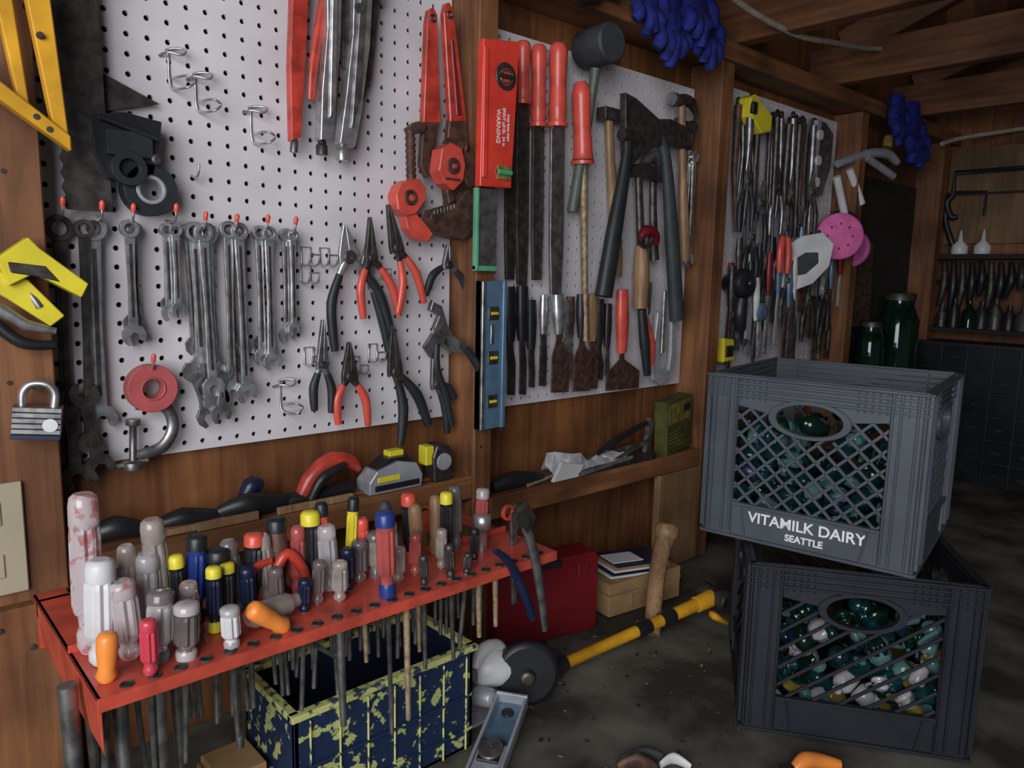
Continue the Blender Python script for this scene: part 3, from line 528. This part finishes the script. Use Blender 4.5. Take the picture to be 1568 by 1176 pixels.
b.smoothtube([(640,-396,1280),(665,-397,1258),(690,-398,1215),(715,-398,1160)],[4,6,7,6],navy,10); b.done(.4)
b=B('scissors'); 
for dx in(-9,11): b.annulus(735+dx,1298,12,8,-330,-324,red if dx<0 else dsteel,M=None)
b.prism([(730,1288),(742,1288),(745,1150),(738,1150)],-330,-325,steel); b.done(.3)
b=B('socket_driver'); b.lathe((692,-308,RZ),(0,0,1),[(0,8),(30,8),(32,13),(52,13),(53,9)],chrome,14); b.tube([(692,-308,RZ),(692,-308,1140)],3,steel); b.done(0)
b=B('hanging_metal_rods')
for x,y,z,r in((142,-330,938,9),(185,-340,938,8),(215,-360,938,9),(243,-330,940,6),(166,-300,1000,6),(300,-350,1110,6),(470,-340,1150,4),(560,-330,1130,4),(610,-340,1120,4),(650,-350,1130,5),(690,-340,1130,5),(425,-360,1090,6),(520,-362,1060,5)):
    b.tube([(x,y,RZ-4),(x+2,y,(RZ+z)/2),(x+4,y,z+3)],[r,r*.85,r*.7],steel if r>5 else rustrod,10)
b.done(0)
# ---------------------------------------------------------------- blue box
b=B('blue_tool_crate'); x0,x1,y0,y1,z0,z1=385,672,-315,-165,937,1102
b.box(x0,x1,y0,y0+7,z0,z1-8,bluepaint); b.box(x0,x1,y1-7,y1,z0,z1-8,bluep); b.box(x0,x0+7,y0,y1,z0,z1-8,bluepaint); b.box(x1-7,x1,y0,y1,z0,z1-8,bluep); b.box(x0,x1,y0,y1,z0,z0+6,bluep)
for a in((x0-5,x1+5,y0-6,y0+8),(x0-5,x1+5,y1-8,y1+5),(x0-5,x0+8,y0,y1),(x1-8,x1+5,y0,y1)): b.box(*a,z1-9,z1,yedge)
for i in range(7): b.box(x0+20+i*42,x0+22.5+i*42,y0-4,y0,z0,z1-14,yedge)
for z in(z0+30,z0+85): b.box(x0,x1,y0-5,y0,z,z+4,bluepaint)
b.done(1.2)
b=B('red_toolbox'); M=Matrix.Translation((887,-123,937))@Euler((0,0,math.atan2(-57,214))).to_matrix().to_4x4()
b.box(0,222,0,62,0,166,dred,M); b.box(-3,225,-3,4,6,160,dred,M); b.box(85,135,-10,-2,150,166,black,M); b.box(20,45,-8,-2,120,150,dred,M); b.box(175,200,-8,-2,120,150,dred,M); b.box(15,205,-6,-2,20,24,dred,M); b.done(5)
b=B('cardboard_box'); M=Matrix.Translation((1165,-165,937))@Euler((0,0,math.radians(-8))).to_matrix().to_4x4(); b.box(0,210,0,110,0,72,cardb,M); b.box(-2,212,-2,112,46,50,handlew,M); b.box(60,150,-3,0,14,40,lightply,M); b.done(1)
b=B('paper_booklets'); M=Matrix.Translation((1185,-150,1011))@Euler((0,math.radians(3),math.radians(-14))).to_matrix().to_4x4()
for i in range(5): b.box(i*4,150+i*3,0,85,1+i*6,5.5+i*6,[paper,navy,paper,cardb,navy][i],M)
b.box(10,90,8,60,31,33,paper,M); b.done(.5)
b=B('wooden_mallet'); b.smoothtube([(1170,-275,941),(1220,-240,1010),(1275,-210,1065),(1305,-200,1092)],[16,17,19,22],handlew,14); b.lathe((1303,-201,1090),(.35,.15,1),[(0,22),(6,27),(26,27),(32,20)],handlew,16); b.done(0)
b=B('sledgehammer'); A=Vector((885,-270,965)); E=Vector((1290,-325,1000)); d=(E-A).normalized(); LL=(E-A).length
b.lathe(A,d,[(0,11),(20,13),(22,11),(LL*.45,11),(LL,14)],yellow,14)
for t in(.0,.5,.66): b.lathe(A+d*(LL*t),d,[(0,14),(34,14)],black,14)
q=d.cross(Vector((0,0,1))).normalized(); H=E+d*15
b.lathe(H-q*38,q,[(0,20),(8,24),(24,20),(50,20),(68,24),(76,20)],dsteel,8); b.lathe(E-d*40,d,[(0,16),(45,18)],yellow,12)
b.smoothtube([H+Vector((-40,-20,-18)),H+Vector((-60,-40,-10)),H+Vector((-30,-50,-30))],[6,8,4],yellow,8); b.done(1)
b=B('circular_saw'); D=Vector((-.55,-.8,.1)).normalized()
b.lathe(Vector((820,-275,992)),D,[(0,50),(6,54),(22,54),(26,46)],black,30); b.lathe(Vector((803,-298,992)),D,[(0,14),(8,12),(9,6)],dsteel,20)
b.lathe(Vector((740,-235,1000)),(.8,-.3,0),[(0,22),(6,30),(40,32),(60,26)],white,20); b.smoothtube([(730,-250,1014),(750,-245,1036),(785,-240,1032),(805,-240,1010)],[9,12,11,8],white,12)
b.lathe((725,-262,975),(.3,-.9,.1),[(0,16),(30,15),(34,8)],silverp,14)
b.box(700,850,-285,-190,937,943,silverp); b.tube([(740,-285,965),(770,-300,950)],6,steel); b.done(1)
b=B('spirit_level'); M=Matrix.Translation((665,-372,937))@Euler((math.radians(0),math.radians(-6),math.radians(34))).to_matrix().to_4x4()
b.box(-110,120,-26,26,12,20,levblue,M); b.box(-110,120,-26,-21,12,34,silverp,M); b.box(-110,120,21,26,12,34,silverp,M); b.box(-70,10,-20,20,18,30,silverp,M); b.box(-30,15,-16,16,20,34,black,M)
Q=Matrix.Rotation(math.pi/2,4,'X')
b.annulus(0,0,18,1,-2,2,steel,M=M@Matrix.Translation((-8,0,36))@Q,sx=1.2); b.annulus(0,0,10,.2,-2,2,black,M=M@Matrix.Translation((90,0,22))@Q); b.box(116,122,-26,26,12,36,silverp,M); b.done(1)
b=B('wooden_block_stack'); b.box(310,378,-250,-180,937,1000,lightply); b.box(314,376,-255,-185,1001,1012,cardb); b.done(2)
random.seed(11); b=B('leaf_litter')
for i in range(170):
    x=random.uniform(700,1250); y=random.uniform(-600,-120); s=random.uniform(2,8); a=random.random()*6
    pts=[(x+s*math.cos(a+k*1.57)*(1 if k%2 else .45),y+s*math.sin(a+k*1.57)*(1 if k%2 else .45),936+random.random()*2.5) for k in range(4)]
    b.faces(pts,[(0,1,2,3)],random.choice([leaf,rust,rust,leaf,dark,leaf]))
b.done(0)
b=B('white_rag'); b.smoothtube([(850,-535,941),(872,-542,946),(882,-566,940)],[6,10,5],white,10,.5); b.done(0)
b=B('dark_garden_gloves'); b.smoothtube([(795,-500,943),(818,-515,951),(835,-538,943)],[10,17,9],rust,10,.6); b.smoothtube([(815,-490,942),(845,-508,948),(865,-526,942)],[8,12,8],greyr,10,.6); b.done(0)
b=B('orange_hose_nozzle'); b.smoothtube([(985,-672,945),(1005,-678,955),(1030,-690,949),(1050,-710,944)],[8,12,11,8],orange,10); b.lathe((988,-672,945),(-.8,.3,.05),[(0,8),(20,10),(24,6)],black,12); b.done(0)
# ---------------------------------------------------------------- milk crates
def crate(A,Bp,z0,m,text,dense):
    A=Vector((*A,0));Bp=Vector((*Bp,0)); wd=(Bp-A).normalized(); H_=278
    n=Vector((-wd.y,wd.x,0))
    c=(A+Bp)/2+n*165
    b=B('milk_crate')
    T0=Matrix.Translation((c.x,c.y,z0))@Matrix(((wd.x,n.x,0,0),(wd.y,n.y,0,0),(0,0,1,0),(0,0,0,1)))
    for k in range(4):
        T=T0@Matrix.Rotation(k*math.pi/2,4,'Z')
        yo,yi=-163,-157
        for sx in(-1,1):
            a,bb=(sx*165,sx*115); b.box(min(a,bb),max(a,bb),yo-2,yi,0,H_,m,T)
            for q in(162,152,130,118): b.box(sx*q-1.6,sx*q+1.6,yo-7,yo,10,H_-4,m,T)
        b.box(-115,115,yo,yi,0,60,m,T)
        for q in(-90,90): b.prism([(q-1.5,4),(q+1.5,4),(q+9*(1 if q>0 else -1)+1.5,60),(q+9*(1 if q>0 else -1)-1.5,60)],yo-4,yo,m,T)
        pts=[(-115,H_),(115,H_),(115,226)]+[(62*math.cos(math.radians(t)),212+26*math.sin(math.radians(t))) for t in range(15,170,14)]+[(-115,226)]
        b.prism(pts,yo,yi,m,T)
        b.annulus(0,215,31,25,yo-5,yi+2,m,seg=32,sx=2.05,M=T)
        for z in(H_-4,H_-14,H_-24,H_-34): b.box(-166,166,yo-8 if z>H_-6 else yo-4,yi,z-2,z+2,m,T)
        b.box(-166,166,yo-6,yi,0,5,m,T); b.box(-116,116,yo-5,yi,57,62,m,T)
        for i in range(33):
            x=-160+i*10
            if abs(x)>66: b.box(x-1,x+1,yo-4,yo,H_-40,H_-4,m,T)
        wx,w0,w1=115,60,230
        for sg in((1,-1) if dense else (1,)):
            off=-420
            while off<420:
                xa,za,xb,zb=off,w0,off+sg*(w1-w0)*(1.05 if dense else 1.35),w1
                t0,t1=0,1; dx=xb-xa; ok=True
                for lim,s in((-wx,1),(wx,-1)):
                    fa=s*(xa-lim); fb=s*(xb-lim)
                    if fa<0 and fb<0: ok=False; break
                    if fa<0: t0=max(t0,fa/(fa-fb))
                    if fb<0: t1=min(t1,fa/(fa-fb))
                if ok and t1>t0:
                    segs=[]; N=24; cur=None
                    for q in range(N+1):
                        t=t0+(t1-t0)*q/N; X_,Z_=xa+dx*t,za+(zb-za)*t
                        inside=(X_/62)**2+((Z_-215)/29)**2<1
                        if not inside:
                            if cur is None: cur=[(X_,Z_),(X_,Z_)]
                            cur[1]=(X_,Z_)
                        elif cur: segs.append(cur); cur=None
                    if cur: segs.append(cur)
                    for p0,p1 in segs:
                        if math.hypot(p0[0]-p1[0],p0[1]-p1[1])>6:
                            F,L=frame(p0,p1); b.prism([F(0,-2.4),F(L,-2.4),F(L,2.4),F(0,2.4)],yo+1,yi,m,T)
                off+=31 if dense else 40
    b.box(-160,160,-160,160,2,8,m,T0)
    o=b.done(.8)
    if text:
        for s,sz,zz in(('VITAMILK DAIRY',.0245,.033),('SEATTLE',.0155,.014)):
            Rm=Matrix(((wd.x,0,-n.x,0),(wd.y,0,-n.y,0),(0,1,0,0),(0,0,0,1)))
            pos=(Matrix.Scale(.001,4)@T0)@Vector((6,-165,0)); lettering(s,sz,Matrix.Translation((pos.x,pos.y,z0*.001+zz))@Rm,o,.0005)
    b=B('glassware_pile'); random.seed(z0)
    for i in range(170):
        if i<110: p=T0@Vector((random.uniform(-128,128),random.uniform(-130,-80),random.uniform(30,195)))
        else: p=T0@Vector((random.uniform(-120,120),random.uniform(-120,120),random.uniform(30,200)))
        d=Vector((random.uniform(-1,1),random.uniform(-1,1),random.uniform(-.6,1))); r=random.uniform(9,20)
        mm=random.choice([teal,teal,teal,bottle,aqua,bottle,teal,aqua,navy] if dense else [teal,teal,teal,bottle,bottle,aqua,aqua,teal,clear,foil,teal,amber,navy])
        if not dense and p.z<z0+75 and random.random()<.2: mm=amber
        if d.length<.2: d=Vector((0,0,1))
        d.normalize(); h=random.uniform(1.0,2.2)
        if i%3==0: b.lathe(p-d*8,d,[(0,r*.5),(2,r*.95),(r*.5,r),(r*.6,r*.6),(r*.8,r*.55),(r*.9,r*.9),(r*1.2,r*.9),(r*1.5,r*.5)],mm,12)
        elif i%3==1: b.lathe(p-d*3,d,[(0,r*1.0),(2,r*1.15),(r*.35,r*1.15),(r*.45,r*.7)],mm,7,0,False)
        else: b.lathe(p-d*8,d,[(0,r*.7),(2,r*.9),(r*h,r*.9),(r*(h+.35),r*.6),(r*(h+.5),r*.35),(r*(h+.8),r*.35),(r*(h+.85),r*.42),(r*(h+.95),r*.42)],mm,12)
    b.done(0)
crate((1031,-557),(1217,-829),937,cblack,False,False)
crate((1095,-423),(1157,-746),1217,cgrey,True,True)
# ---------------------------------------------------------------- light
def area(name,loc,target,size,power,col):
    L=bpy.data.lights.new(name,'AREA'); L.energy=power; L.size=size; L.color=col; o=bpy.data.objects.new(name,L); S.collection.objects.link(o)
    o.location=loc; o.rotation_euler=(Vector(target)-Vector(loc)).to_track_quat('-Z','Y').to_euler(); return o
area('doorway_daylight',(-1.05,-1.6,2.0),(.6,-.1,1.5),1.4,53,(.95,.96,1.0))
w=bpy.data.worlds.new('world'); S.world=w; w.use_nodes=True; w.node_tree.nodes['Background'].inputs[0].default_value=(.80,.87,1,1); w.node_tree.nodes['Background'].inputs[1].default_value=.09
S.view_settings.view_transform='Standard'
# ---------------------------------------------------------------- camera
th=math.radians(47.8);p=math.radians(8.3);ro=math.radians(1.24)
f=Vector((math.cos(th)*math.cos(p),math.sin(th)*math.cos(p),-math.sin(p)))
r=Vector((math.sin(th),-math.cos(th),0)); u=r.cross(f)
R=r*math.cos(ro)+u*math.sin(ro); U=u*math.cos(ro)-r*math.sin(ro)
cam=bpy.data.cameras.new('camera');co=bpy.data.objects.new('camera',cam);S.collection.objects.link(co)
cam.lens=26.4;cam.sensor_width=36;cam.clip_start=.02
M=Matrix((R,U,-f)).transposed().to_4x4();M.translation=(0,-1.13,1.65);co.matrix_world=M
S.camera=co
